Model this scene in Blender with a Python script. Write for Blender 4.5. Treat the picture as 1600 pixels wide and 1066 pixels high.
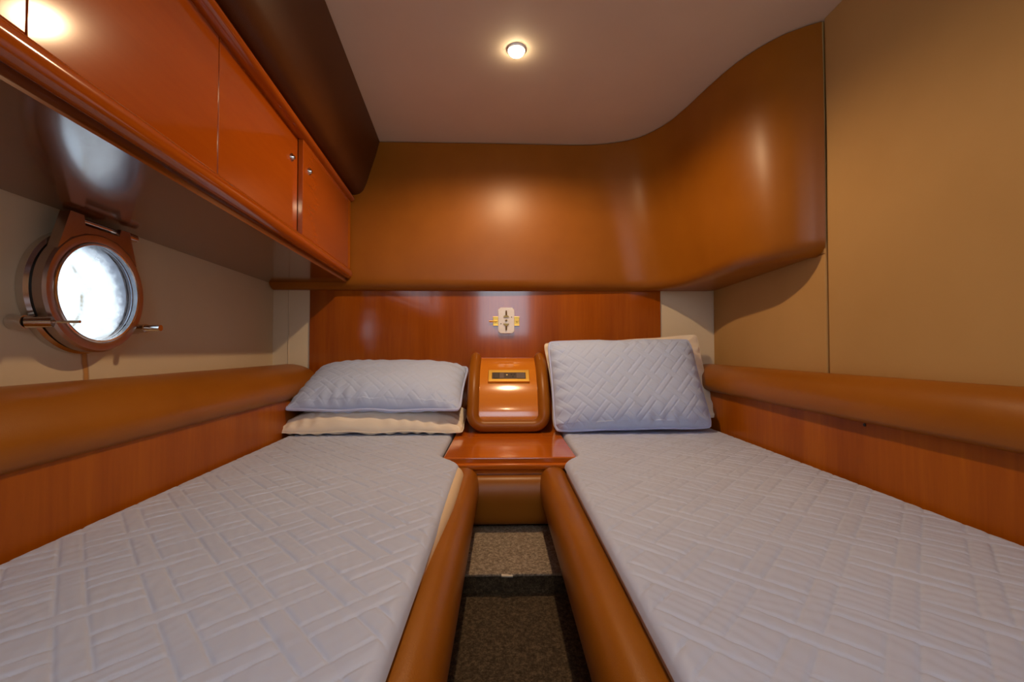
import bpy, bmesh, math
import numpy as np
from mathutils import Vector, Matrix, Euler

for o in list(bpy.data.objects):
    bpy.data.objects.remove(o, do_unlink=True)
SC = bpy.context.scene
COL = SC.collection

# ------------------------------------------------------------------ camera
cam_d = bpy.data.cameras.new('camera')
cam = bpy.data.objects.new('camera', cam_d); COL.objects.link(cam)
cam_d.sensor_width = 36.0; cam_d.lens = 15.0; cam_d.clip_start = 0.01
cam.location = (0, 0, 0.78)
cam.rotation_euler = (math.radians(90 + 1.20), 0, math.radians(-1.46))
SC.camera = cam

# ------------------------------------------------------------------ world and exposure
W = bpy.data.worlds.new('overcast_sky'); SC.world = W
W.use_nodes = True
bg = W.node_tree.nodes['Background']
bg.inputs['Color'].default_value = (0.70, 0.85, 1.0, 1)
bg.inputs['Strength'].default_value = 5.4
SC.view_settings.view_transform = 'Standard'
SC.view_settings.look = 'None'
SC.view_settings.gamma = 1.0
SC.view_settings.use_curve_mapping = False
SC.view_settings.exposure = 0.0
LAMP_W = 37.0
LAMP_COL = (1.0, 0.67, 0.37)

# ------------------------------------------------------------------ layout (metres)
FLOOR = 0.135; CEIL = 1.835; BACK = 2.20; REAR = -0.60; MAT = 0.42
def wl(Y): return -0.960 - 0.0914 * Y            # hull side on the left leans out towards the head of the beds
def wr(Y): return 1.028 + max(0.0, Y - 1.32) * 0.093
def ll(Y): return -0.83 - 0.044 * Y              # wooden berth lining, left
LR = 0.985                                        # wooden berth lining, right
def cf(Y): return -0.552 - 0.0925 * Y            # front plane of the overhead cabinet

# ------------------------------------------------------------------ materials
MATS = {}
def new_mat(name):
    m = bpy.data.materials.new(name); m.use_nodes = True
    nt = m.node_tree; b = nt.nodes['Principled BSDF']
    MATS[name] = m
    return m, nt, b
def N(nt, t, **kw):
    n = nt.nodes.new(t)
    for k, v in kw.items(): setattr(n, k, v)
    return n
def ramp(nt, fac, stops):
    r = N(nt, 'ShaderNodeValToRGB')
    el = r.color_ramp.elements
    while len(el) < len(stops): el.new(0.5)
    for e, (p, c) in zip(el, stops):
        e.position = p; e.color = (*c, 1)
    nt.links.new(fac, r.inputs['Fac'])
    return r.outputs['Color']
def coords(nt, scale=(1, 1, 1), rot=(0, 0, 0)):
    tc = N(nt, 'ShaderNodeTexCoord'); mp = N(nt, 'ShaderNodeMapping')
    mp.inputs['Scale'].default_value = scale; mp.inputs['Rotation'].default_value = rot
    nt.links.new(tc.outputs['Object'], mp.inputs['Vector'])
    return mp.outputs['Vector']
def noise(nt, vec, scale, detail=3, rough=0.55, dist=0.0):
    n = N(nt, 'ShaderNodeTexNoise')
    n.inputs['Scale'].default_value = scale; n.inputs['Detail'].default_value = detail
    n.inputs['Roughness'].default_value = rough; n.inputs['Distortion'].default_value = dist
    nt.links.new(vec, n.inputs['Vector'])
    return n.outputs['Fac']
def bump(nt, b, h, strength, dist=0.002):
    bp = N(nt, 'ShaderNodeBump')
    bp.inputs['Strength'].default_value = strength; bp.inputs['Distance'].default_value = dist
    nt.links.new(h, bp.inputs['Height']); nt.links.new(bp.outputs['Normal'], b.inputs['Normal'])

def leather(name, c1, c2, rough=0.42, spec=0.35):
    m, nt, b = new_mat(name)
    v = coords(nt)
    nt.links.new(ramp(nt, noise(nt, v, 5.0, 4), [(0.3, c1), (0.7, c2)]), b.inputs['Base Color'])
    b.inputs['Roughness'].default_value = rough
    b.inputs['Specular IOR Level'].default_value = spec
    vo = N(nt, 'ShaderNodeTexVoronoi'); vo.inputs['Scale'].default_value = 420
    nt.links.new(v, vo.inputs['Vector'])
    bump(nt, b, vo.outputs['Distance'], 0.12, 0.0008)
    return m
def wood(name, grain, cols, rough=0.14, coat=0.6, fine=1.0):
    m, nt, b = new_mat(name)
    s = {'x': (0.6, 9, 9), 'y': (9, 0.6, 9), 'z': (9, 9, 0.6)}[grain]
    v = coords(nt, s)
    big = noise(nt, v, 0.9, 3, 0.5, 0.6)
    v2 = coords(nt, tuple(a * 5 for a in s))
    sm = noise(nt, v2, 1.6 * fine, 4, 0.65, 0.3)
    mx = N(nt, 'ShaderNodeMath', operation='MULTIPLY_ADD')
    mx.inputs[1].default_value = 0.35
    nt.links.new(sm, mx.inputs[0])
    mb = N(nt, 'ShaderNodeMath', operation='MULTIPLY'); mb.inputs[1].default_value = 0.65
    nt.links.new(big, mb.inputs[0]); nt.links.new(mb.outputs[0], mx.inputs[2])
    nt.links.new(ramp(nt, mx.outputs[0], [(0.32, cols[0]), (0.52, cols[1]), (0.72, cols[2])]), b.inputs['Base Color'])
    b.inputs['Roughness'].default_value = rough
    b.inputs['Coat Weight'].default_value = coat; b.inputs['Coat Roughness'].default_value = 0.5 * rough
    return m
def fabric(name, c1, c2, rough=0.85, weave=700, bstr=0.15, sheen=0.0):
    m, nt, b = new_mat(name)
    v = coords(nt)
    nt.links.new(ramp(nt, noise(nt, v, 3.0, 4), [(0.3, c1), (0.7, c2)]), b.inputs['Base Color'])
    b.inputs['Roughness'].default_value = rough
    b.inputs['Specular IOR Level'].default_value = 0.25
    b.inputs['Sheen Weight'].default_value = sheen
    bump(nt, b, noise(nt, v, weave, 2), bstr, 0.001)
    return m
def plain(name, col, rough=0.4, metal=0.0, spec=0.5):
    m, nt, b = new_mat(name)
    v = coords(nt)
    c = Vector(col)
    nt.links.new(ramp(nt, noise(nt, v, 40, 3), [(0.3, tuple(c * 0.93)), (0.7, tuple(c))]), b.inputs['Base Color'])
    b.inputs['Roughness'].default_value = rough; b.inputs['Metallic'].default_value = metal
    b.inputs['Specular IOR Level'].default_value = spec
    return m
def carpet(name, c1, c2, c3):
    m, nt, b = new_mat(name)
    v = coords(nt)
    n = noise(nt, v, 120, 5, 0.85)
    nt.links.new(ramp(nt, n, [(0.3, c1), (0.5, c2), (0.7, c3)]), b.inputs['Base Color'])
    b.inputs['Roughness'].default_value = 0.95; b.inputs['Specular IOR Level'].default_value = 0.1
    bump(nt, b, n, 0.9, 0.004)
    return m

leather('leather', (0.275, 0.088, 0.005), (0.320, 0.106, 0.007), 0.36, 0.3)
leather('leather_shaded', (0.075, 0.022, 0.004), (0.095, 0.029, 0.005), 0.42)  # same leather, with the valance's shade put into the colour
wood('cherry_vertical', 'z', [(0.29, 0.064, 0.001), (0.38, 0.095, 0.002), (0.48, 0.135, 0.003)], 0.30, 0.06)
MATS['cherry_vertical'].node_tree.nodes['Principled BSDF'].inputs['Specular IOR Level'].default_value = 0.18
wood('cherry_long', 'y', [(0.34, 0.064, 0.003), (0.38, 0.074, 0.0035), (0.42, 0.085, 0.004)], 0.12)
wood('cherry_shaded', 'y', [(0.11, 0.022, 0.001), (0.14, 0.029, 0.0015), (0.17, 0.037, 0.002)], 0.20, 0.6)  # same cherry, darkened to paint in the shade under the cabinet
wood('cherry_cross', 'x', [(0.50, 0.110, 0.006), (0.58, 0.140, 0.009), (0.64, 0.175, 0.008)], 0.13, 0.35)
wood('cherry_panel', 'z', [(0.26, 0.050, 0.001), (0.35, 0.078, 0.002), (0.45, 0.112, 0.003)], 0.13, 0.35)
wood('cherry_console', 'x', [(0.66, 0.21, 0.014), (0.70, 0.235, 0.018), (0.74, 0.26, 0.022)], 0.16)
fabric('wall_vinyl', (0.62, 0.52, 0.36), (0.66, 0.56, 0.39), 0.6, 500, 0.08)
fabric('cream_panel', (0.74, 0.64, 0.46), (0.78, 0.68, 0.50), 0.6, 500, 0.05)
fabric('wall_fabric', (0.43, 0.250, 0.085), (0.47, 0.280, 0.100), 0.7, 420, 0.15)
fabric('ceiling_vinyl', (0.66, 0.54, 0.41), (0.70, 0.58, 0.44), 0.65, 400, 0.08)
fabric('quilt_blue', (0.50, 0.58, 0.80), (0.54, 0.62, 0.83), 0.5, 900, 0.10)
fabric('pillow_blue', (0.50, 0.63, 0.95), (0.53, 0.66, 0.97), 0.6, 900, 0.10)
fabric('piping_blue', (0.50, 0.60, 0.96), (0.54, 0.64, 0.98), 0.6, 900, 0.10)
fabric('pillow_cream', (0.86, 0.78, 0.66), (0.90, 0.82, 0.70), 0.75, 700, 0.10)
fabric('sheet_cream', (0.70, 0.55, 0.38), (0.76, 0.60, 0.42), 0.8, 700, 0.10)
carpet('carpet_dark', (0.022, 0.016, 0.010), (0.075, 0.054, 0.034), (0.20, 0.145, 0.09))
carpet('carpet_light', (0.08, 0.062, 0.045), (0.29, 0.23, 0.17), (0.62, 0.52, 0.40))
plain('chrome', (0.72, 0.68, 0.64), 0.16, 1.0)
plain('steel_frame', (0.50, 0.40, 0.35), 0.28, 1.0)
plain('brass', (0.70, 0.42, 0.09), 0.34, 0.9)
plain('brass_dark', (0.24, 0.14, 0.045), 0.3, 0.9)
plain('gold_frame', (0.80, 0.50, 0.10), 0.32, 0.9)
plain('black_rubber', (0.015, 0.013, 0.012), 0.6)
plain('outlet_brown', (0.060, 0.042, 0.038), 0.35)
plain('outlet_grey', (0.13, 0.10, 0.095), 0.35)
plain('white_plastic', (0.94, 0.94, 0.96), 0.35)
plain('scrap_white', (0.70, 0.62, 0.50), 0.8)
plain('led_white', (0.9, 0.8, 0.45), 0.4)

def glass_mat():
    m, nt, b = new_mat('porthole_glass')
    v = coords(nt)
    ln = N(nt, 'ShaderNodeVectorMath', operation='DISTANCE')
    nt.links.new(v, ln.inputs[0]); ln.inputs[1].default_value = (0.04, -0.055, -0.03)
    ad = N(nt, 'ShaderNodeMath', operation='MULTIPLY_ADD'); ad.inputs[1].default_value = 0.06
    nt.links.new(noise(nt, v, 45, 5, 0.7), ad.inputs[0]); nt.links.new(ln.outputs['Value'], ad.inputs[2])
    nt.links.new(ramp(nt, ad.outputs[0], [(0.150, (0.45, 0.46, 0.47)), (0.180, (0.12, 0.13, 0.15)), (0.215, (0.05, 0.055, 0.07))]), b.inputs['Base Color'])  # grey side band paints in the hull tube's reflection, mottled like salt
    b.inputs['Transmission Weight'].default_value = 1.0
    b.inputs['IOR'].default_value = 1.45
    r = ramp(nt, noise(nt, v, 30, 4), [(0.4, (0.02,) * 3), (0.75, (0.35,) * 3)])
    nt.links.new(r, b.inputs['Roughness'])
glass_mat()
def lamp_mat():
    m, nt, b = new_mat('lamp_glow')
    b.inputs['Base Color'].default_value = (1, 0.95, 0.85, 1)
    b.inputs['Emission Color'].default_value = (1.0, 0.80, 0.52, 1)
    b.inputs['Emission Strength'].default_value = 60.0
lamp_mat()

# ------------------------------------------------------------------ helpers
def tag(o, label=None, cat=None, group=None, kind=None):
    if label: o['label'] = label
    if cat: o['category'] = cat
    if group: o['group'] = group
    if kind: o['kind'] = kind
    return o
def empty(name, loc, label, cat, group=None, kind=None):
    o = bpy.data.objects.new(name, None); COL.objects.link(o)
    o.location = loc; o.empty_display_size = 0.05
    return tag(o, label, cat, group, kind)
ORG = {}
def origin(o):                                   # world position of a parent chain (translations only)
    p = Vector((0, 0, 0))
    while o is not None:
        p += o.location; o = o.parent
    return p
def link(name, me, mat, parent=None, smooth=True, at=None):
    """mesh given in world coordinates; 'at' becomes its origin when it is top level"""
    off = origin(parent) if parent is not None else Vector(at or (0, 0, 0))
    me.transform(Matrix.Translation(-off))
    if mat: me.materials.append(MATS[mat])
    if smooth and me.name not in SHADED:
        me.polygons.foreach_set('use_smooth', [True] * len(me.polygons))
    me.update()
    o = bpy.data.objects.new(name, me); COL.objects.link(o)
    if parent is not None: o.parent = parent
    else: o.location = off
    return o
SHADED = set()                                    # meshes whose flat and smooth faces are already set
def from_bm(bm, angle=0.7):
    bmesh.ops.recalc_face_normals(bm, faces=bm.faces)
    bm.normal_update()
    me = bpy.data.meshes.new('mesh')
    for e in bm.edges:
        if len(e.link_faces) == 2 and e.calc_face_angle(0) > angle: e.smooth = False
    for f in bm.faces: f.smooth = any(e.smooth for e in f.edges)
    bm.to_mesh(me); bm.free()
    SHADED.add(me.name)
    return me
def box_bm(bm, c, size, axes=None, bev=0.0, seg=2):
    r = bmesh.ops.create_cube(bm, size=1.0)
    vs = r['verts']
    M = Matrix.Diagonal((*size, 1))
    if axes is not None:
        R = Matrix((axes[0], axes[1], axes[2])).transposed().to_4x4()
        M = R @ M
    M = Matrix.Translation(c) @ M
    bmesh.ops.transform(bm, matrix=M, verts=vs)
    if bev > 0:
        es = list({e for v in vs for e in v.link_edges})
        bmesh.ops.bevel(bm, geom=es, offset=bev, segments=seg, profile=0.5, affect='EDGES')
def box(name, c, size, mat, parent=None, axes=None, bev=0.0, seg=2):
    bm = bmesh.new(); box_bm(bm, c, size, axes, bev, seg)
    return link(name, from_bm(bm, 0.2), mat, parent, at=c)
def boxr(name, x0, x1, y0, y1, z0, z1, mat, parent=None, bev=0.0, seg=2):
    return box(name, ((x0 + x1) / 2, (y0 + y1) / 2, (z0 + z1) / 2), (x1 - x0, y1 - y0, z1 - z0), mat, parent, None, bev, seg)
def cyl_bm(bm, p0, p1, r0, r1=None, seg=20, cap=True):
    p0, p1 = Vector(p0), Vector(p1); d = p1 - p0
    r = bmesh.ops.create_cone(bm, cap_ends=cap, segments=seg, radius1=r0, radius2=r0 if r1 is None else r1, depth=d.length)
    M = Matrix.Translation((p0 + p1) / 2) @ d.to_track_quat('Z', 'Y').to_matrix().to_4x4()
    bmesh.ops.transform(bm, matrix=M, verts=r['verts'])
def cyl(name, p0, p1, r, mat, parent=None, seg=20, r1=None):
    bm = bmesh.new(); cyl_bm(bm, p0, p1, r, r1, seg)
    return link(name, from_bm(bm), mat, parent, at=p0)
def loft_bm(bm, rings, closed=True, caps=True):
    """rings: list of equal-length point lists"""
    n = len(rings[0])
    V = [[bm.verts.new(p) for p in r] for r in rings]
    for a, b in zip(V[:-1], V[1:]):
        for i in range(n if closed else n - 1):
            j = (i + 1) % n
            bm.faces.new((a[i], a[j], b[j], b[i]))
    if caps and closed:
        bm.faces.new(V[0]); bm.faces.new(V[-1])
def loft(name, rings, mat, parent=None, closed=True, caps=True, angle=0.7, at=None):
    bm = bmesh.new(); loft_bm(bm, rings, closed, caps)
    return link(name, from_bm(bm, angle), mat, parent, at=at or rings[0][0])
def tube(name, pts, r, mat, parent=None, seg=14, cyclic=False):
    bm = bmesh.new(); tube_bm(bm, pts, r, seg, cyclic)
    return link(name, from_bm(bm, 1.2), mat, parent, at=pts[0])
def tube_bm(bm, pts, r, seg=14, cyclic=False):
    P = [Vector(p) for p in pts]; n = len(P)
    rr = r if isinstance(r, (list, tuple)) else [r] * n
    rings = []; up = None
    for i in range(n):
        a = P[(i - 1) % n] if (cyclic or i > 0) else P[i]
        b = P[(i + 1) % n] if (cyclic or i < n - 1) else P[i]
        t = (b - a).normalized()
        if up is None:
            up = t.orthogonal().normalized()
        up = (up - t * up.dot(t)).normalized()
        s = t.cross(up)
        rings.append([P[i] + (up * math.cos(k * 2 * math.pi / seg) + s * math.sin(k * 2 * math.pi / seg)) * rr[i] for k in range(seg)])
    if cyclic:
        rings.append(rings[0])
        n_ = len(rings[0])
        V = [[bm.verts.new(p) for p in q] for q in rings[:-1]]
        V.append(V[0])
        # choose the twist that closes best
        best = min(range(n_), key=lambda k: (V[-2][0].co - V[0][k].co).length)
        for idx, (a, b) in enumerate(zip(V[:-1], V[1:])):
            last = idx == len(V) - 2
            for i in range(n_):
                j = (i + 1) % n_
                k0, k1 = ((i + best) % n_, (j + best) % n_) if last else (i, j)
                bm.faces.new((a[i], a[j], b[k1], b[k0]))
    else:
        loft_bm(bm, rings)
def spline(pts, n):
    """Catmull-Rom resampling to n points"""
    P = [np.array(p, float) for p in pts]
    P = [2 * P[0] - P[1]] + P + [2 * P[-1] - P[-2]]
    m = len(P) - 3; out = []
    for k in range(n):
        t = k / (n - 1) * m; i = min(int(t), m - 1); f = t - i
        a, b, c, d = P[i:i + 4]
        out.append(0.5 * ((2 * b) + (c - a) * f + (2 * a - 5 * b + 4 * c - d) * f * f + (3 * b - a - 3 * c + d) * f ** 3))
    return out
def grid_mesh(X, Y, Z, flip=False, wrap=False):
    nu, nv = X.shape
    me = bpy.data.meshes.new('mesh')
    co = np.stack([X, Y, Z], -1).reshape(-1, 3)
    idx = np.arange(nu * nv).reshape(nu, nv)
    if wrap: idx = np.concatenate([idx, idx[:, :1]], 1)
    q = np.stack([idx[:-1, :-1], idx[1:, :-1], idx[1:, 1:], idx[:-1, 1:]], -1).reshape(-1, 4)
    if flip: q = q[:, ::-1]
    me.vertices.add(len(co)); me.vertices.foreach_set('co', co.astype(np.float32).ravel())
    me.loops.add(q.size); me.loops.foreach_set('vertex_index', q.astype(np.int32).ravel())
    me.polygons.add(len(q)); me.polygons.foreach_set('loop_start', np.arange(0, q.size, 4, dtype=np.int32))
    me.update(calc_edges=True)
    return me

# =================================================================== THE SETTING
fl = boxr('floor', -1.3, 1.3, REAR - 0.1, BACK + 0.1, FLOOR - 0.06, FLOOR, 'carpet_dark')
tag(fl, 'dark brown grey carpet on the aisle floor between the two berths', 'floor', kind='structure')
ce = boxr('ceiling', -1.3, 1.3, REAR - 0.1, BACK + 0.1, CEIL, CEIL + 0.05, 'ceiling_vinyl')
tag(ce, 'smooth beige cabin ceiling panel around the round downlight', 'ceiling', kind='structure')

# back wall: cream board with the varnished wooden panel on it
wb = boxr('wall_back', -1.25, 1.25, BACK, BACK + 0.06, FLOOR, CEIL, 'cream_panel')
tag(wb, 'cream board wall behind the heads of the beds', 'wall', kind='structure')
o = boxr('wood_panel', -0.974, 0.828, BACK - 0.008, BACK + 0.001, 0.30, 1.10, 'cherry_panel', wb, 0.002)
o['label'] = 'glossy reddish cherry wood panel'
boxr('joint_strip', -1.085, -1.080, BACK - 0.003, BACK + 0.001, 0.60, 1.10, 'wall_vinyl', wb, 0.001)

# left hull side with a round hole for the porthole
PY = 1.092; PZ = 0.922                               # porthole centre
AX = Vector((-0.0914, 1, 0)).normalized(); UP = Vector((0, 0, 1)); NO = AX.cross(UP)
PC = Vector((wl(PY), PY, PZ))
def WP(a, b, c): return PC + AX * a + UP * b + NO * c   # along wall, up, into the room
def wall_left():
    bm = bmesh.new()
    a0 = (REAR - PY) / AX.y - 0.03; a1 = (BACK - PY) / AX.y + 0.01
    b0 = FLOOR - PZ; b1 = CEIL - PZ
    n = 96; RH = 0.128
    angs = sorted(set([2 * math.pi * k / n for k in range(n)] + [math.atan2(b, a) % (2 * math.pi) for a in (a0, a1) for b in (b0, b1)]))
    inner, outer, inner2 = [], [], []
    for t in angs:
        c, s = math.cos(t), math.sin(t)
        k = min([v for v in ((a1 / c if c > 1e-9 else a0 / c if c < -1e-9 else 9e9), (b1 / s if s > 1e-9 else b0 / s if s < -1e-9 else 9e9))])
        outer.append(bm.verts.new(WP(c * k, s * k, 0)))
        inner.append(bm.verts.new(WP(c * RH, s * RH, 0)))
        inner2.append(bm.verts.new(WP(c * RH, s * RH, -0.10)))
    m = len(angs)
    for i in range(m):
        j = (i + 1) % m
        bm.faces.new((inner[i], outer[i], outer[j], inner[j]))
        bm.faces.new((inner2[i], inner[i], inner[j], inner2[j]))
    # outer skin so that the hull side has thickness
    out2 = [bm.verts.new(v.co - NO * 0.10) for v in outer]
    for i in range(m):
        j = (i + 1) % m
        bm.faces.new((inner2[j], out2[j], out2[i], inner2[i]))
        bm.faces.new((outer[j], outer[i], out2[i], out2[j]))
    return link('wall_left', from_bm(bm, 0.5), 'hull_vinyl', at=PC)
def hull_mat():
    m, nt, b = new_mat('hull_vinyl')
    v = coords(nt)
    base = ramp(nt, noise(nt, v, 3.0, 4), [(0.3, (0.62, 0.52, 0.36)), (0.7, (0.66, 0.56, 0.39))])
    # rust run below the porthole: a narrow streak with ragged sides
    sep = N(nt, 'ShaderNodeSeparateXYZ'); nt.links.new(v, sep.inputs[0])
    wob = noise(nt, v, 18, 2)
    def M(op, a, bb=None):
        n = N(nt, 'ShaderNodeMath', operation=op)
        for i, x in enumerate((a, bb)):
            if x is None: continue
            if isinstance(x, (int, float)): n.inputs[i].default_value = x
            else: nt.links.new(x, n.inputs[i])
        return n.outputs[0]
    yy = M('ADD', sep.outputs['Y'], M('MULTIPLY', sep.outputs['Z'], 0.14))
    d = M('ABSOLUTE', M('ADD', M('ADD', yy, 0.0), M('MULTIPLY', M('SUBTRACT', wob, 0.5), 0.012)))
    mr = N(nt, 'ShaderNodeMapRange'); mr.inputs['From Min'].default_value = 0.011; mr.inputs['From Max'].default_value = 0.006
    nt.links.new(d, mr.inputs['Value'])
    low = M('LESS_THAN', sep.outputs['Z'], -0.10)
    msk = M('MULTIPLY', mr.outputs['Result'], M('MULTIPLY', low, 0.85))
    mix = N(nt, 'ShaderNodeMix', data_type='RGBA')
    nt.links.new(msk, mix.inputs['Factor']); nt.links.new(base, mix.inputs['A'])
    streak = ramp(nt, d, [(0.0, (0.50, 0.22, 0.03)), (0.004, (0.50, 0.22, 0.03)), (0.009, (0.20, 0.06, 0.01))])
    nt.links.new(streak, mix.inputs['B'])
    nt.links.new(mix.outputs['Result'], b.inputs['Base Color'])
    b.inputs['Roughness'].default_value = 0.6; b.inputs['Specular IOR Level'].default_value = 0.25
    bump(nt, b, noise(nt, v, 500, 2), 0.08, 0.001)
hull_mat()
tag(wall_left(), 'beige vinyl hull side pierced by the round porthole', 'wall', kind='structure')

# right wall: two fabric panels meeting at a vertical seam
wrt = boxr('wall_right', 1.125, 1.18, REAR, BACK + 0.05, FLOOR, CEIL, 'wall_vinyl')
tag(wrt, 'tan fabric covered wall with a vertical seam beside the right berth', 'wall', kind='structure')
def rpanel(y0, y1, name, rb):
    x0, x1 = wr(y0), wr(y1)
    t = Vector((x1 - x0, y1 - y0, 0)).normalized(); nn = Vector((-t.y, t.x, 0))
    rings = []
    L = math.hypot(x1 - x0, y1 - y0); r = rb
    prof = [(0, -0.02)] + [(r - r * math.cos(a), -r + r * math.sin(a)) for a in np.linspace(0, math.pi / 2, 6)]
    prof = prof + [(L - p, q) for p, q in reversed(prof)]
    ring = [Vector((x0, y0, 0)) + t * p + nn * q for p, q in prof]
    for z in (FLOOR, 0.5, 1.0, 1.5, CEIL - 0.001):
        rings.append([p + Vector((0, 0, z)) for p in ring])
    return loft(name, rings, 'wall_fabric', wrt, True, True, 0.08)
rpanel(REAR, 1.317, 'fabric_panel', 0.010)
rpanel(1.323, BACK - 0.001, 'fabric_panel', 0.006)

# rear wall behind the camera with the open doorway
DX0, DX1, DZ = -0.27, 0.33, 1.74
wk = empty('wall_rear', (0, REAR, FLOOR), 'cream rear wall with the open doorway at the foot of the berths', 'wall', kind='structure')
boxr('wall_section', -1.2, DX0, REAR - 0.06, REAR, FLOOR, CEIL, 'cream_panel', wk)
boxr('wall_section', DX1, 1.2, REAR - 0.06, REAR, FLOOR, CEIL, 'cream_panel', wk)
boxr('wall_section', DX0, DX1, REAR - 0.06, REAR, DZ, CEIL, 'cream_panel', wk)
boxr('door_jamb', DX0 - 0.03, DX0 + 0.012, REAR - 0.07, REAR + 0.012, FLOOR, DZ, 'cherry_vertical', wk, 0.004)
boxr('door_jamb', DX1 - 0.012, DX1 + 0.03, REAR - 0.07, REAR + 0.012, FLOOR, DZ, 'cherry_vertical', wk, 0.004)
boxr('door_head', DX0 - 0.03, DX1 + 0.03, REAR - 0.07, REAR + 0.012, DZ - 0.012, DZ + 0.03, 'cherry_vertical', wk, 0.004)
boxr('door_light_block', DX0, DX1, REAR - 0.06, REAR, FLOOR, 0.95, 'cream_panel', wk)  # added board closing the lower doorway, holds daylight off the aisle

# wooden berth linings between mattress and bolster
def lining(name, x0, x1, thick, label, side):
    s = 1 if side == 'l' else -1
    rings = []
    for y in (REAR + 0.002, BACK - 0.010):
        X = x0 if y < 1 else x1
        rings.append([(X, y, 0.26), (X, y, 0.615), (X - s * thick, y, 0.615), (X - s * thick, y, 0.26)])
    o = loft(name, rings, 'cherry_vertical')
    return tag(o, label, 'wall lining', kind='structure')
tl = lining('trim_1', ll(REAR), ll(BACK), 0.012, 'cherry wood lining board along the hull beside the left berth', 'l')
tr = lining('trim_2', LR, LR, 0.012, 'cherry wood lining board along the tan wall beside the right berth', 'r')
def dot(px, y, z, nx, parent):
    cyl('screw_hole', (px, y, z), (px + nx * 0.0015, y, z), 0.0045, 'black_rubber', parent, 12)
dot(LR - 0.0005, 1.135, 0.577, -1, tr)
dot(ll(1.125) + 0.0005, 1.125, 0.595, 1, tl)
dot(ll(1.145) + 0.0005, 1.150, 0.597, 1, tl)

# =================================================================== PADDED HEAD BULKHEAD
TOPP = [(-1.150, 2.150), (-0.5, 2.152), (0.0, 2.155), (0.40, 2.160), (0.56, 2.135), (0.685, 2.070), (0.765, 1.945), (0.800, 1.815), (0.822, 1.690), (0.852, 1.550), (0.890, 1.455), (0.935, 1.385), (0.985, 1.342), (1.025, 1.318)]
BOTP = [(-1.150, 2.132), (-0.5, 2.134), (0.0, 2.137), (0.50, 2.148), (0.66, 2.146), (0.775, 2.095), (0.840, 1.985), (0.862, 1.855), (0.862, 1.700), (0.866, 1.560), (0.900, 1.440), (0.945, 1.372), (0.988, 1.336), (1.025, 1.316)]
def bulkhead():
    n = 90
    T = spline(TOPP, n); Bm = spline(BOTP, n)
    ZB = 1.083; r = 0.055
    cols = []
    for i in range(n):
        d = Bm[min(i + 1, n - 1)] - Bm[max(i - 1, 0)]
        nn = np.array([d[1], -d[0]]) / np.hypot(*d)     # towards the room
        col = []
        for z in np.linspace(CEIL - 0.004, ZB + r, 9):
            f = (z - (ZB + r)) / (CEIL - ZB - r)
            p = Bm[i] * (1 - f) + T[i] * f
            bul = 0.010 * math.sin(math.pi * min(1, max(0, f)))
            q = p + nn * bul
            col.append((q[0], q[1], z))
        rr = min(r, 0.05)
        for a in np.linspace(0, math.pi / 2, 8)[1:]:
            q = Bm[i] - nn * rr * (1 - math.cos(a))
            col.append((q[0], q[1], ZB + r - r * math.sin(a)))
        x, y = Bm[i]
        s = max(0.0, min(1.0, (x - 0.45) / 0.41)) if y > 1.95 else 1.0
        if y > 1.95:
            tx = x + (1.09 - 0.86) * s * s; ty = BACK - 0.002
            if tx > wr(ty) - 0.003: tx = wr(ty) - 0.003
        else:
            f = (1.95 - y) / (1.95 - 1.316)
            ty = (BACK - 0.002) * (1 - f) + 1.318 * f; tx = wr(ty) - 0.002
        col.append((tx, ty, ZB + 0.004))
        cols.append(col)
    # close the left end so the roll has a cap
    o = loft('padded_bulkhead', cols, 'leather', closed=False, angle=1.0, at=(0, 2.15, ZB))
    return o
tag(bulkhead(), 'brown leather padded bulkhead curving out in an S towards the tan wall', 'padded panel')

# =================================================================== OVERHEAD CABINET
cab = empty('overhead_cabinet', (cf(0.8), 0.8, 1.12), 'glossy cherry wood overhead cabinet above the porthole', 'cabinet')
Y0, Y1 = REAR + 0.004, 2.122
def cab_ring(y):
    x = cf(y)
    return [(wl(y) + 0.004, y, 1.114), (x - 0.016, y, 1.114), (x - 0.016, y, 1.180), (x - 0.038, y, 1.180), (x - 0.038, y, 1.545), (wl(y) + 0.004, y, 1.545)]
loft('carcass', [cab_ring(Y0), cab_ring(Y1)], 'cherry_shaded', cab, angle=0.04)
def along(name, off, z, rx, rz, y0, y1, mat, parent, seg=16):
    rings = []
    for y in np.linspace(y0, y1, 6):
        rings.append([(cf(y) + off + rx * math.cos(a), y, z + rz * math.sin(a)) for a in np.linspace(0, 2 * math.pi, seg, endpoint=False)])
    return loft(name, rings, mat, parent, angle=1.2)
along('shelf_lip', -0.008, 1.157, 0.021, 0.024, Y0, Y1, 'cherry_long', cab, 28)
along('top_rail', -0.006, 1.531, 0.027, 0.016, Y0, Y1, 'cherry_long', cab)
CAX = (Vector((-0.0925, 1, 0)).normalized(), Vector((0, 0, 1)), Vector((1, 0.0925, 0)).normalized())
doors = [(-0.395, 0.075, 'r', 0), (0.088, 0.548, 'b', 0), (0.566, 1.0045, 'f', 0.018), (1.0075, 1.488, 'b', 0.018), (1.492, 2.085, 'f', 0)]
for (a, b, kn, rec) in doors:
    ym = (a + b) / 2
    d = box('door', (cf(ym) - 0.009 - rec, ym, 1.350), ((b - a) / CAX[0].y, 0.340, 0.018), 'cherry_long', cab, CAX, 0.002)
    ky = b - 0.055 if kn != 'f' else a + 0.055
    kz = 1.425
    p = Vector((cf(ky) - rec, ky, kz))
    bm = bmesh.new()
    cyl_bm(bm, p - CAX[2] * 0.002, p + CAX[2] * 0.004, 0.0135, 0.0125, 24)
    cyl_bm(bm, p + CAX[2] * 0.004, p + CAX[2] * 0.011, 0.0085, 0.0065, 24)
    link('push_knob', from_bm(bm), 'chrome', d)
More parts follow.
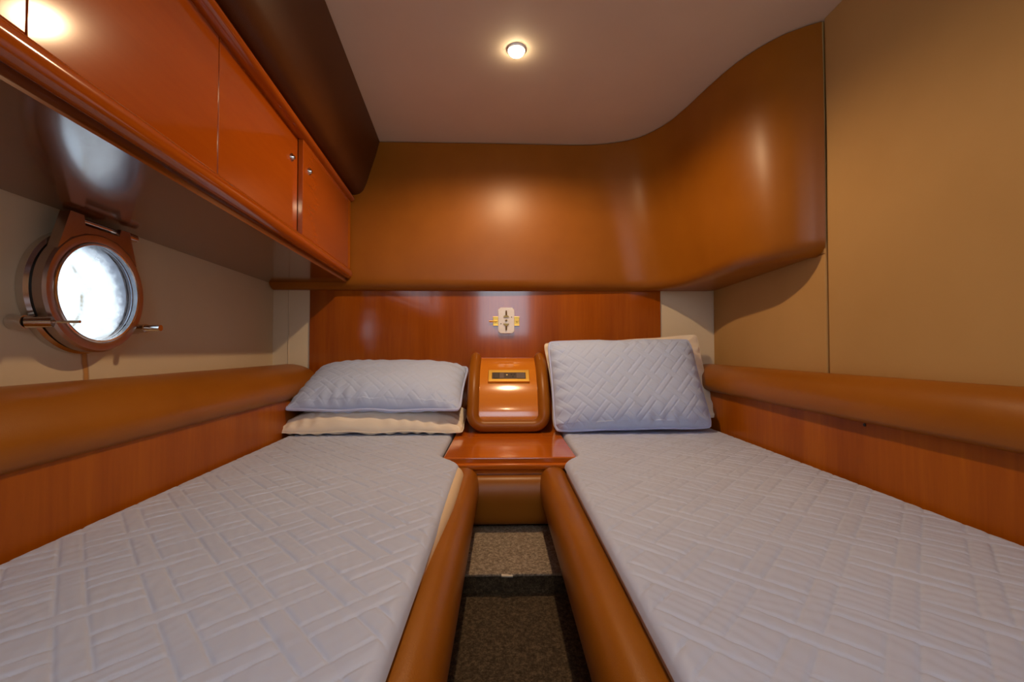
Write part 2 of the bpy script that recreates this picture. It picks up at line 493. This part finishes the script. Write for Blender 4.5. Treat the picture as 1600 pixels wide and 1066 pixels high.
boxr('end_post', cf(2.10) - 0.02, cf(2.10) + 0.000, 2.092, 2.122, 1.18, 1.52, 'cherry_vertical', cab, 0.002)

# leather valance between cabinet rail and ceiling
def valance():
    prof = [(0.0, CEIL - 0.002), (-0.018, 1.76), (-0.036, 1.70), (-0.053, 1.64), (-0.066, 1.60), (-0.078, 1.575), (-0.094, 1.561), (-0.115, 1.555), (-0.14, 1.556), (-0.18, 1.565), (-0.24, 1.60), (-0.24, CEIL - 0.002)]
    rings = []
    for y in (Y0, 0.5, 1.2, 2.149):
        x = -0.409 - 0.0955 * y
        rings.append([(x + p, y, z) for p, z in prof])
    return loft('leather_valance', rings, 'leather_shaded', at=(-0.49, 0.8, 1.555), angle=0.9)
tag(valance(), 'brown leather padded valance, tinted as if shaded, between overhead cabinet and ceiling', 'valance')

# =================================================================== HULL SIDE BOLSTERS
def side_bolster(side):
    rings = []
    if side == 'l':
        P = [(0.0, 0.690), (0.10, 0.700), (0.28, 0.708), (0.50, 0.705), (0.72, 0.688), (0.90, 0.652), (1.0, 0.618), (1.01, 0.592), (0.97, 0.570), (0.88, 0.560), (0.0, 0.560)]
    else:
        P = [(0.0, 0.698), (0.15, 0.708), (0.35, 0.707), (0.60, 0.696), (0.82, 0.675), (0.97, 0.645), (1.0, 0.618), (0.95, 0.597), (0.82, 0.588), (0.0, 0.588)]
    P = [tuple(p) for p in spline(P[:-2], 28)] + P[-2:]
    for y in np.linspace(REAR + 0.004, BACK - 0.012, 24):
        if side == 'l':
            a, b = wl(y) + 0.002, ll(y) + 0.016
        else:
            a, b = wr(y) - 0.001, 0.945 + 0.012 * max(0, y - 1.3)
        rings.append([(a + (b - a) * n, y, z) for n, z in P])
    return loft('side_bolster', rings, 'leather', angle=0.9, at=(rings[0][0][0], 0.8, 0.56))
tag(side_bolster('l'), 'brown leather bolster running along the hull under the porthole', 'bolster', 'leather bolsters along the cabin sides')
tag(side_bolster('r'), 'brown leather bolster running along the tan wall beside the right berth', 'bolster', 'leather bolsters along the cabin sides')

# =================================================================== BERTHS
def berth(side):
    if side == 'l':
        e = empty('berth', (-0.5, 0.8, FLOOR), 'built-in left berth base with brown leather aisle bolster, below the porthole', 'berth', 'twin berths')
        rings = [[(ll(y) + 0.003, y, FLOOR), (-0.165, y, FLOOR), (-0.165, y, 0.285), (ll(y) + 0.003, y, 0.285)] for y in (REAR + 0.03, BACK - 0.012)]
        cx = lambda y: -0.126 - 0.004 * (1.4 - y)
        half = 0.053
    else:
        e = empty('berth', (0.6, 0.8, FLOOR), 'built-in right berth base with brown leather aisle bolster, beside the tan wall', 'berth', 'twin berths')
        rings = [[(0.205, y, FLOOR), (LR - 0.003, y, FLOOR), (LR - 0.003, y, 0.285), (0.205, y, 0.285)] for y in (REAR + 0.03, BACK - 0.012)]
        cx = lambda y: 0.177 + 0.003 * (1.4 - y)
        half = 0.049
    loft('base', rings, 'cherry_long', e, angle=0.3)
    rb = []
    for y in np.linspace(REAR + 0.03, 1.435, 30):
        ring = []
        for a in np.linspace(0, 2 * math.pi, 28, endpoint=False):
            c, s = math.cos(a), math.sin(a)
            k = 0.85
            ring.append((cx(y) + half * math.copysign(abs(c) ** k, c), y, 0.322 + 0.066 * math.copysign(abs(s) ** k, s)))
        rb.append(ring)
    loft('aisle_bolster', rb, 'leather', e, angle=1.2)
    return e
berth('l'); berth('r')

# ---- mattresses and quilted bedspreads
HEAD = 2.165; FOOT = REAR + 0.06
def smooth(a, b, y):
    t = np.clip((y - a) / (b - a), 0, 1); return t * t * (3 - 2 * t)
def inner_l(y): return -0.132 - 0.075 * smooth(1.36, 1.50, y)
def inner_r(y): return 0.201 + 0.060 * smooth(1.37, 1.50, y) + 0.006 * (y - 0.9)
def outer_l(y): return ll(y) + 0.008
def outer_r(y): return LR - 0.010 + 0 * y
def quilt_h(x, y, p=0.075, w=0.027, depth=0.003, sig=0.0026, ang=45.0):
    """stitched basket weave of interlaced diagonal bands, as a height field"""
    a = math.radians(ang)
    u = x * math.cos(a) + y * math.sin(a); v = -x * math.sin(a) + y * math.cos(a)
    def band(s):
        i = np.floor(s / p); f = s - i * p
        return i, f
    iu, fu = band(u); iv, fv = band(v)
    inU = fu < w; inV = fv < w
    def groove(f, i, other_in, other_i, U):
        d0 = np.minimum(f, p - f); i0 = np.where(p - f < f, i + 1, i)
        d1 = np.abs(f - w)
        d = np.minimum(d0, d1); ib = np.where(d0 < d1, i0, i)
        par = np.mod(ib + other_i, 2) == 0                # true: U band on top
        hidden = other_in & (~par if U else par)
        return np.where(hidden, 0.0, np.exp(-(d / sig) ** 2))
    g = np.maximum(groove(fu, iu, inV, iv, True), groove(fv, iv, inU, iu, False))
    cu = np.sin(np.pi * np.where(inU, fu / w, (fu - w) / (p - w))); cv = np.sin(np.pi * np.where(inV, fv / w, (fv - w) / (p - w)))
    puff = np.sqrt(np.clip(cu * cv, 0, 1))
    return -depth * g + 0.30 * depth * puff
def lumps(x, y, seed, amp):
    rng = np.random.RandomState(seed); h = 0 * x
    for k in range(14):
        f = rng.uniform(2.5, 16); t = rng.uniform(0, math.pi); ph = rng.uniform(0, 6.28)
        h = h + np.sin((x * math.cos(t) + y * math.sin(t)) * f + ph) / f
    return amp * h
def mattress(side):
    fi, fo = (inner_l, outer_l) if side == 'l' else (inner_r, outer_r)
    ys = np.concatenate([np.linspace(FOOT, 1.30, 30), np.linspace(1.31, 1.55, 20), np.linspace(1.57, HEAD, 12)])
    sg = 1 if side == 'l' else -1
    R = 0.028; zt, zb = MAT - 0.008, 0.287
    rings = []
    for y in ys:
        k = 0.012 if (y in (ys[0], ys[-1])) else 0.0
        a = float(fo(np.array(y))) + sg * 0.002; b = float(fi(np.array(y))) + (-0.004 + 0.020 * float(smooth(0.65, 1.15, np.array(y)) * (1 - smooth(1.34, 1.42, np.array(y)))) if side == 'l' else 0.006)
        x0, x1 = min(a, b), max(a, b)
        ring = []
        for cxx, czz, t0 in ((x1 - R, zt - R, 0), (x0 + R, zt - R, 90), (x0 + R, zb + R, 180), (x1 - R, zb + R, 270)):
            for t in np.linspace(t0, t0 + 90, 6):
                r = R - k
                px, pz = cxx + r * math.cos(math.radians(t)), czz + r * math.sin(math.radians(t))
                ring.append((px, y, pz))
        rings.append(ring)
    lab = 'mattress in a cream sheet on the left berth below the porthole' if side == 'l' else 'mattress in a cream sheet on the right berth beside the tan wall'
    o = loft('mattress', rings, 'sheet_cream', at=((x0 + x1) / 2, 0.8, zb), angle=1.2)
    tag(o, lab, 'mattress', 'mattresses on the berths')
    # bedspread: a fine grid with the stitching as real relief
    nx = 270
    yl = np.concatenate([np.linspace(FOOT - 0.002, 0.36, 110, endpoint=False), np.linspace(0.36, HEAD + 0.002, 640)])
    Yg, S = np.meshgrid(yl, np.linspace(0, 1, nx), indexing='ij')
    A, Bn = fo(Yg), fi(Yg)
    X = A + (Bn - A) * S
    d = np.minimum(np.abs(X - A), np.abs(X - Bn)); d = np.minimum(d, np.abs(HEAD + 0.002 - Yg))
    rr = 0.022
    drop = np.where(d < rr, rr - np.sqrt(np.clip(rr ** 2 - (rr - d) ** 2, 0, None)), 0.0) * 0.9
    fade = np.clip(d / 0.02, 0, 1)
    wav = 0.010 * smooth(0.05, 0.0, d) * np.sin(Yg * 26 + 2 * np.sin(Yg * 7))
    seed = 3 if side == 'l' else 8
    Z = MAT + quilt_h(X + 0.004 * np.sin(Yg * 5), Yg + 0.004 * np.sin(X * 7), p=0.092, w=0.031, depth=0.0027, sig=0.0022) * fade + lumps(X, Yg, seed, 0.0022) * fade - drop
    # small puckers between the stitches
    Z = Z + 0.0006 * np.sin(X * 210 + 3 * np.sin(Yg * 31)) * np.sin(Yg * 160 + 4 * np.sin(X * 23)) * fade
    me = grid_mesh(X, Yg, Z, flip=(side == 'l'))
    q = link('quilted_bedspread', me, 'quilt_blue', at=((x0 + x1) / 2, 0.8, MAT - 0.02))
    lab = 'pale blue grey quilted bedspread on the left berth below the porthole' if side == 'l' else 'pale blue grey quilted bedspread on the right berth beside the tan wall'
    tag(q, lab, 'bedspread', 'quilted bedspreads on the berths')
mattress('l'); mattress('r')

# =================================================================== AISLE END: shelf, padded front, step
ns = empty('bedside_shelf', (0.035, 1.8, 0.196), 'glossy cherry wood shelf between the heads of the two berths', 'shelf')
SX0, SX1 = -0.196, 0.258
boxr('shelf_top', SX0, SX1, 1.452, BACK - 0.010, 0.396, 0.416, 'cherry_cross', ns, 0.004, 3)
boxr('front_moulding', SX0, SX1, 1.440, 1.470, 0.376, 0.397, 'cherry_cross', ns, 0.008, 4)
boxr('apron', SX0 + 0.035, SX1 - 0.06, 1.458, 1.476, 0.21, 0.380, 'cherry_cross', ns, 0.002)
def front_pad():
    rings = []
    for x in np.linspace(-0.150, 0.200, 9):
        ring = []
        for t in np.linspace(0, math.pi, 18):
            z = 0.278 + 0.082 * math.cos(t)
            ring.append((x, 1.452 - 0.052 * math.sin(t) ** 0.75, z))
        ring += [(x, 1.457, 0.196), (x, 1.457, 0.360)]
        rings.append(ring)
    return loft('padded_front', rings, 'leather', ns, angle=1.2)
front_pad()
st = empty('carpeted_step', (0.03, 1.35, FLOOR), 'low step with light beige carpet at the end of the aisle', 'step')
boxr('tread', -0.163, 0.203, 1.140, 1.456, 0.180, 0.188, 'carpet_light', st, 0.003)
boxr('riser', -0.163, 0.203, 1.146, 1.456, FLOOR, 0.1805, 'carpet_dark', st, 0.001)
bm = bmesh.new(); box_bm(bm, (0.016, 1.138, 0.1845), (0.030, 0.010, 0.004), (Vector((1, 0.1, -0.08)).normalized(), Vector((-0.1, 1, 0)).normalized(), Vector((0.08, 0, 1)).normalized()), 0.001)
o = link('carpet_scrap', from_bm(bm), 'scrap_white', at=(0.016, 1.138, 0.182)); tag(o, 'small off white scrap caught on the edge of the carpeted step', 'scrap')

# =================================================================== CONSOLE between the pillows
cs = empty('bedside_console', (0.033, 2.02, 0.416), 'curved wooden console with leather surround and socket plate, between the pillows', 'console')
CXM = 0.033
prof = spline([(1.893, 0.448), (1.900, 0.500), (1.925, 0.560), (1.965, 0.620), (2.020, 0.675), (2.085, 0.717), (2.150, 0.740)], 25)   # (Y, z) face of the console
def face_pt(t):
    s = t * 24; i = min(int(s), 23); f = s - i
    p = prof[i] * (1 - f) + prof[i + 1] * f; d = prof[i + 1] - prof[i]; d = d / np.hypot(*d)
    return p, d, np.array([-d[1], d[0]])              # point, tangent, outward normal (Y,z)
rings = []
for x in (CXM - 0.150, CXM + 0.150):
    rings.append([(x, p[0], p[1]) for p in prof] + [(x, BACK - 0.010, 0.740), (x, BACK - 0.010, 0.428), (x, 1.91, 0.428)])
loft('curved_face', rings, 'cherry_console', cs, angle=0.6)
boxr('foot', CXM - 0.095, CXM + 0.095, 1.90, 2.15, 0.4165, 0.430, 'cherry_cross', cs, 0.002)
# U-shaped leather roll: up one side, round the bottom, up the other
pts = []; R_ = 0.027
left = [(CXM - 0.158, p[0] - 0.006, p[1] + 0.004) for p in prof[::-1]]
left = [q for q in left if q[2] > 0.505]
left = [(left[0][0], left[0][1] + 0.02, left[0][2] + 0.004)] + left
def corner(sx):
    out = []
    for a in np.linspace(0, math.pi / 2, 8):
        out.append((CXM + sx * (0.158 - 0.052 * (1 - math.cos(a))), 1.888 - 0.004 * math.sin(a), 0.498 - 0.052 * math.sin(a)))
    return out
pts = left + corner(-1) + corner(1)[::-1] + [(2 * CXM - q[0], q[1], q[2]) for q in left[::-1]]
rad = [R_ * (0.55 if i in (0, len(pts) - 1) else 0.9 if i in (1, len(pts) - 2) else 1.0) for i in range(len(pts))]
tube('leather_surround', pts, rad, 'leather', cs, 18)
# socket plate
p, d, nn = face_pt(0.60)
oc = Vector((CXM + 0.003, p[0], p[1])) + Vector((0, nn[0], nn[1])) * 0.004
axs = (Vector((1, 0, 0)), Vector((0, d[0], d[1])), Vector((0, nn[0], nn[1])))
def sock(name, cx, cy, cz, sx, sy, sz, mat, parent, bev=0.001):
    c = oc + axs[0] * cx + axs[1] * cy + axs[2] * cz
    return box(name, c, (sx, sy, sz), mat, parent, axs, bev)
bm = bmesh.new()
for (x_, y_, w_, h_) in ((0, 0.0285, 0.192, 0.017), (0, -0.0285, 0.192, 0.017), (-0.0865, 0, 0.019, 0.042), (0.0865, 0, 0.019, 0.042)):
    box_bm(bm, oc + axs[0] * x_ + axs[1] * y_, (w_, h_, 0.012), axs, 0.002)
pl = link('socket_frame', from_bm(bm, 0.3), 'gold_frame', cs); pl['label'] = 'gold coloured socket frame'
sock('socket_insert', 0, 0, 0.000, 0.156, 0.042, 0.008, 'outlet_brown', pl)
sock('switch_rocker', -0.058, 0, 0.004, 0.022, 0.034, 0.005, 'outlet_brown', pl)
sock('switch_rocker', -0.033, 0, 0.004, 0.022, 0.034, 0.005, 'outlet_grey', pl)
c = oc + axs[0] * (-0.009) + axs[1] * 0.004
cyl('pilot_light', c + axs[2] * 0.002, c + axs[2] * 0.0065, 0.0038, 'led_white', pl, 14)
for hx, hy in ((0.012, 0.008), (0.026, 0.008), (0.019, -0.006)):
    c = oc + axs[0] * hx + axs[1] * hy
    cyl('socket_hole', c + axs[2] * 0.002, c + axs[2] * 0.005, 0.0035, 'black_rubber', pl, 12)
sock('socket_cover', 0.055, 0, 0.004, 0.040, 0.036, 0.005, 'outlet_grey', pl)

# =================================================================== WALL BRACKET on the wooden panel
br = empty('lamp_bracket', (0.026, BACK - 0.008, 0.93), 'white plate on a brass bracket fixed to the wooden panel', 'bracket')
BX, BZ, BYF = 0.026, 0.930, BACK - 0.008
bm = bmesh.new(); box_bm(bm, (BX, BYF - 0.004, BZ - 0.003), (0.136, 0.008, 0.046), None, 0.0015)
for s in (-1, 1):
    box_bm(bm, (BX, BYF - 0.009, BZ - 0.003 + s * 0.021), (0.136, 0.006, 0.004), None, 0.001)
link('brass_bar', from_bm(bm, 0.3), 'brass', br)
for s in (-1, 1):
    cyl('bar_screw', (BX + s * 0.055, BYF - 0.006, BZ - 0.003), (BX + s * 0.055, BYF - 0.013, BZ - 0.003), 0.007, 'brass', br, 16, 0.004)
tube('brass_pin', [(BX - 0.088, BYF - 0.012, BZ - 0.003), (BX - 0.045, BYF - 0.012, BZ - 0.003)], 0.003, 'brass', br, 10)
bm = bmesh.new()
w2, h2, ch = 0.041, 0.066, 0.011
out = [(-w2 + ch, -h2), (w2 - ch, -h2), (w2, -h2 + ch), (w2, h2 - ch), (w2 - ch, h2), (-w2 + ch, h2), (-w2, h2 - ch), (-w2, -h2 + ch)]
loft_bm(bm, [[(BX + x * k, y, BZ + z * k) for x, z in out] for y, k in ((BYF - 0.012, 1), (BYF - 0.020, 1), (BYF - 0.0215, 0.975))])
pt = link('white_plate', from_bm(bm, 0.5), 'white_plastic', br)
YF = BYF - 0.0215
for s in (-1, 1):
    bm = bmesh.new()
    cz = BZ + s * 0.020
    # half-moon slot clip with a stem
    ring0 = [(BX + 0.0145 * math.cos(a), YF - 0.001, cz - s * 0.004 + s * 0.011 * math.sin(a)) for a in np.linspace(0, math.pi, 12)]
    loft_bm(bm, [ring0, [(x, YF - 0.005, z) for x, y, z in ring0]])
    link('brass_clip', from_bm(bm), 'brass_dark', pt)
    tube('clip_stem', [(BX, YF - 0.002, cz + s * 0.006), (BX, YF - 0.006, cz + s * 0.016), (BX, YF - 0.003, cz + s * 0.030)], [0.0035, 0.0045, 0.0035], 'brass_dark', pt, 10)
    cyl('plate_hole', (BX + s * 0.027, YF - 0.0008, BZ + s * 0.017), (BX + s * 0.027, YF + 0.002, BZ + s * 0.017), 0.0028, 'black_rubber', pt, 12)
bm = bmesh.new(); box_bm(bm, (BX, YF - 0.003, BZ), (0.009, 0.006, 0.009), (Vector((0.707, 0, 0.707)), Vector((0, 1, 0)), Vector((-0.707, 0, 0.707))), 0.001)
link('centre_stud', from_bm(bm), 'brass_dark', pt)

# =================================================================== PORTHOLE
ph = empty('window_1', PC, 'round metal framed porthole with hinge and latches in the hull side', 'porthole', kind='structure')
def ring_lathe(name, prof, mat, parent, n=72, ang=0.6):
    """prof: (radius, height above wall) closed section turned about the porthole axis"""
    bm = bmesh.new()
    V = [[bm.verts.new(WP(r * math.cos(t), r * math.sin(t), h)) for r, h in prof] for t in np.linspace(0, 2 * math.pi, n, endpoint=False)]
    m = len(prof)
    for i in range(n):
        a, b = V[i], V[(i + 1) % n]
        for k in range(m):
            l = (k + 1) % m
            bm.faces.new((a[k], a[l], b[l], b[k]))
    return link(name, from_bm(bm, ang), mat, parent)
ring_lathe('wall_flange', [(0.127, -0.09), (0.127, 0.017), (0.132, 0.022), (0.146, 0.022), (0.152, 0.016), (0.152, 0.001), (0.134, 0.001), (0.134, -0.09)], 'chrome', ph)
ring_lathe('gasket', [(0.128, 0.021), (0.128, 0.030), (0.142, 0.030), (0.142, 0.021)], 'black_rubber', ph)
fr = ring_lathe('hinged_frame', [(0.119, 0.030), (0.119, 0.046), (0.123, 0.052), (0.127, 0.054), (0.143, 0.054), (0.148, 0.049), (0.148, 0.030)], 'steel_frame', ph)
ring_lathe('retaining_ring', [(0.1185, 0.045), (0.1185, 0.0555), (0.1215, 0.0565), (0.1245, 0.0555), (0.1245, 0.045)], 'chrome', fr)
bm = bmesh.new()
prev = None
ringsg = []
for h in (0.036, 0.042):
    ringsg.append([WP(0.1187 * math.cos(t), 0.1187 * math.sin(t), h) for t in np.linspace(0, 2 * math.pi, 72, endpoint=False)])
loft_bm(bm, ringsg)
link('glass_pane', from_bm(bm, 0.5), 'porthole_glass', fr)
# hinge: plate bridging to the top, lugs, pin with knob
bm = bmesh.new()
out = [(-0.118, 0.088), (-0.088, 0.182), (-0.052, 0.182), (-0.048, 0.158), (0.055, 0.158), (0.060, 0.178), (0.090, 0.178), (0.116, 0.090), (0.085, 0.121), (0.045, 0.140), (0.0, 0.146), (-0.045, 0.140), (-0.085, 0.121)]
loft_bm(bm, [[WP(a, b, h) for a, b in out] for h in (0.031, 0.0535)])
link('hinge_plate', from_bm(bm, 0.4), 'steel_frame', fr)
cyl('hinge_pin', WP(-0.050, 0.172, 0.036), WP(0.125, 0.172, 0.036), 0.0075, 'chrome', fr, 18)
cyl('hinge_knob', WP(0.092, 0.172, 0.036), WP(0.132, 0.172, 0.036), 0.013, 'chrome', fr, 18, 0.011)
bm = bmesh.new(); box_bm(bm, WP(0.0, 0.172, 0.014), (0.090, 0.024, 0.030), (AX, UP, NO), 0.003)
link('hinge_block', from_bm(bm, 0.3), 'steel_frame', ph)
for s in (-1, 1):
    a, b = s * 0.140, -0.082
    bm = bmesh.new()
    cyl_bm(bm, WP(a * 1.13, b * 1.0, 0.002), WP(a * 1.13, b * 1.0, 0.030), 0.016, 0.014, 20)
    cyl_bm(bm, WP(a * 1.11, b * 1.0, 0.028), WP(a * 1.0, b * 0.98, 0.066), 0.0135, 0.0115, 16)
    lt = link('latch', from_bm(bm), 'chrome', ph)
    cyl('latch_pin', WP(a * 1.0, b * 0.98, 0.060), WP(a * 0.985, b * 0.97, 0.118 if s < 0 else 0.104), 0.0032 if s < 0 else 0.0090, 'chrome', lt, 12)

# =================================================================== DOWNLIGHTS
def downlight(x, y, label, power=1.0):
    e = empty('ceiling_downlight', (x, y, CEIL), label, 'light', 'round ceiling downlights')
    bm = bmesh.new()
    prof = [(0.0279, 0.0), (0.0279, -0.006), (0.029, -0.007), (0.031, -0.006), (0.033, -0.0005), (0.033, 0.0)]
    V = [[bm.verts.new((x + r * math.cos(t), y + r * math.sin(t), CEIL + z)) for r, z in prof] for t in np.linspace(0, 2 * math.pi, 36, endpoint=False)]
    for i in range(36):
        for k in range(len(prof) - 1):
            bm.faces.new((V[i][k], V[i][k + 1], V[(i + 1) % 36][k + 1], V[(i + 1) % 36][k]))
    link('bezel', from_bm(bm), 'white_plastic', e)
    rings = [[(x + 0.0278 * math.cos(b) * math.cos(t), y + 0.0278 * math.cos(b) * math.sin(t), CEIL - 0.006 - 0.018 * math.sin(b)) for t in np.linspace(0, 2 * math.pi, 32, endpoint=False)] for b in np.linspace(0, 1.5, 7)]
    loft('lens', rings, 'lamp_glow', e, angle=1.2)
    L = bpy.data.lights.new('downlight_beam', 'SPOT'); L.energy = LAMP_W * power; L.color = LAMP_COL
    L.spot_size = math.radians(164); L.spot_blend = 0.45; L.shadow_soft_size = 0.02
    lo = bpy.data.objects.new('downlight_beam', L); COL.objects.link(lo)
    lo.parent = e; lo.location = (0, 0, -0.030)
downlight(0.053, 1.475, 'small round glowing downlight in the beige ceiling')
downlight(0.053, -0.12, 'round ceiling downlight near the doorway behind the viewer', 0.2)

# =================================================================== PILLOWS
def pillow(name, w, d, t_top, t_bot, M, mat, label, quilt=False, piping=None, pinch=0.05, seed=1, wrinkle=0.004, sag=None, group=None, power=2.6):
    n, m = (250, 160) if quilt else (110, 80)
    u = np.sin(np.linspace(-1, 1, n) * math.pi / 2) * 0.35 + np.linspace(-1, 1, n) * 0.65
    v = np.sin(np.linspace(-1, 1, m) * math.pi / 2) * 0.35 + np.linspace(-1, 1, m) * 0.65
    U, V = np.meshgrid(u, v, indexing='ij')
    X = 0.5 * w * U * (1 - pinch * (1 - np.abs(V) ** 2) * 1.0)
    Y = 0.5 * d * V * (1 - pinch * 1.2 * (1 - np.abs(U) ** 2))
    # rounded corners
    cr = np.clip((np.abs(U) ** 8) * (np.abs(V) ** 8), 0, 1)
    X = X * (1 - 0.035 * cr); Y = Y * (1 - 0.035 * cr)
    env = np.clip((1 - np.abs(U) ** power) * (1 - np.abs(V) ** power), 0, 1) ** 0.55
    edge = np.minimum((1 - np.abs(U)) * w / 2, (1 - np.abs(V)) * d / 2)
    rad = wrinkle * np.exp(-edge / 0.05) * np.clip(edge / 0.012, 0, 1)
    wr_ = rad * (np.sin(X * 80 + seed + 3 * np.sin(X * 13 + seed)) * (np.abs(V) > np.abs(U)) + np.sin(Y * 110 + seed * 2) * (np.abs(U) >= np.abs(V)))
    big = lumps(X, Y, seed, 0.010) * env
    zt = t_top * env + wr_ + big
    if quilt:
        fade = np.clip(edge / 0.02, 0, 1)
        zt = zt + quilt_h(X + 0.01, Y + 0.02, p=0.070, w=0.025, depth=0.0023, sig=0.0022, ang=48) * fade
    zb = -t_bot * env - wr_
    seam = 0.0035 * np.sin(X * 15 + seed + 2 * np.sin(X * 6)) * (np.abs(V) > 0.9) + (sag(U, V) if sag else 0)
    def tr(Z):
        P = np.stack([X, Y, Z + seam, np.ones_like(X)], -1) @ np.array(M).T
        return P[..., 0], P[..., 1], P[..., 2]
    top = tr(zt); bot = tr(zb)
    e = empty(name, tuple(M.translation), label, 'pillow', group)
    me1 = grid_mesh(*top); me2 = grid_mesh(*bot, flip=True)
    bm = bmesh.new(); bm.from_mesh(me1); bm.from_mesh(me2)
    bmesh.ops.remove_doubles(bm, verts=bm.verts, dist=1e-5)
    me = bpy.data.meshes.new('mesh'); bm.to_mesh(me); bm.free()
    bpy.data.meshes.remove(me1); bpy.data.meshes.remove(me2)
    link('cushion', me, mat, e)
    rim = [(top[0][i, j], top[1][i, j], top[2][i, j]) for i, j in
           [(i, 0) for i in range(0, n, 2)] + [(n - 1, j) for j in range(0, m, 2)] + [(i, m - 1) for i in range(n - 1, 0, -2)] + [(0, j) for j in range(m - 1, 0, -2)]]
    keep = [rim[0]]
    for q in rim[1:]:
        if (Vector(q) - Vector(keep[-1])).length > 0.004: keep.append(q)
    tube('piping' if piping else 'seam', keep, 0.0062 if piping else 0.0022, piping or mat, e, 8, True)
    return e
def pose(loc, tilt=0, yaw=0, roll=0):
    return Matrix.Translation(loc) @ Matrix.Rotation(math.radians(yaw), 4, 'Z') @ Matrix.Rotation(math.radians(tilt), 4, 'X') @ Matrix.Rotation(math.radians(roll), 4, 'Z')
PG = 'pillows at the heads of the berths'
pillow('pillow', 0.79, 0.37, 0.085, 0.022, pose((-0.552, 1.985, 0.452), 5, 0.5), 'pillow_cream', 'cream pillow lying flat under the blue quilted pillow on the left berth', seed=4, wrinkle=0.006, pinch=0.03, group=PG, power=3.5)
pillow('quilted_pillow', 0.745, 0.40, 0.085, 0.045, pose((-0.540, 1.998, 0.608), 25, -1.5), 'pillow_blue', 'blue quilted pillow lying on top of the cream pillow below the porthole side', True, 'piping_blue', 0.025, 2, 0.005, group=PG, power=3.2)
pillow('pillow', 0.79, 0.435, 0.05, 0.045, pose((0.612, 2.035, 0.641), 66, 0, 3.5), 'pillow_cream', 'cream pillow standing behind the blue quilted pillow on the right berth', seed=6, wrinkle=0.006, pinch=0.05, group=PG)
pillow('quilted_pillow', 0.685, 0.440, 0.085, 0.035, pose((0.567, 1.925, 0.632), 62, 0, 1.0), 'pillow_blue', 'blue quilted pillow leaning upright against the cream pillow on the right berth', True, 'piping_blue', 0.02, 5, 0.005, group=PG, power=3.6)
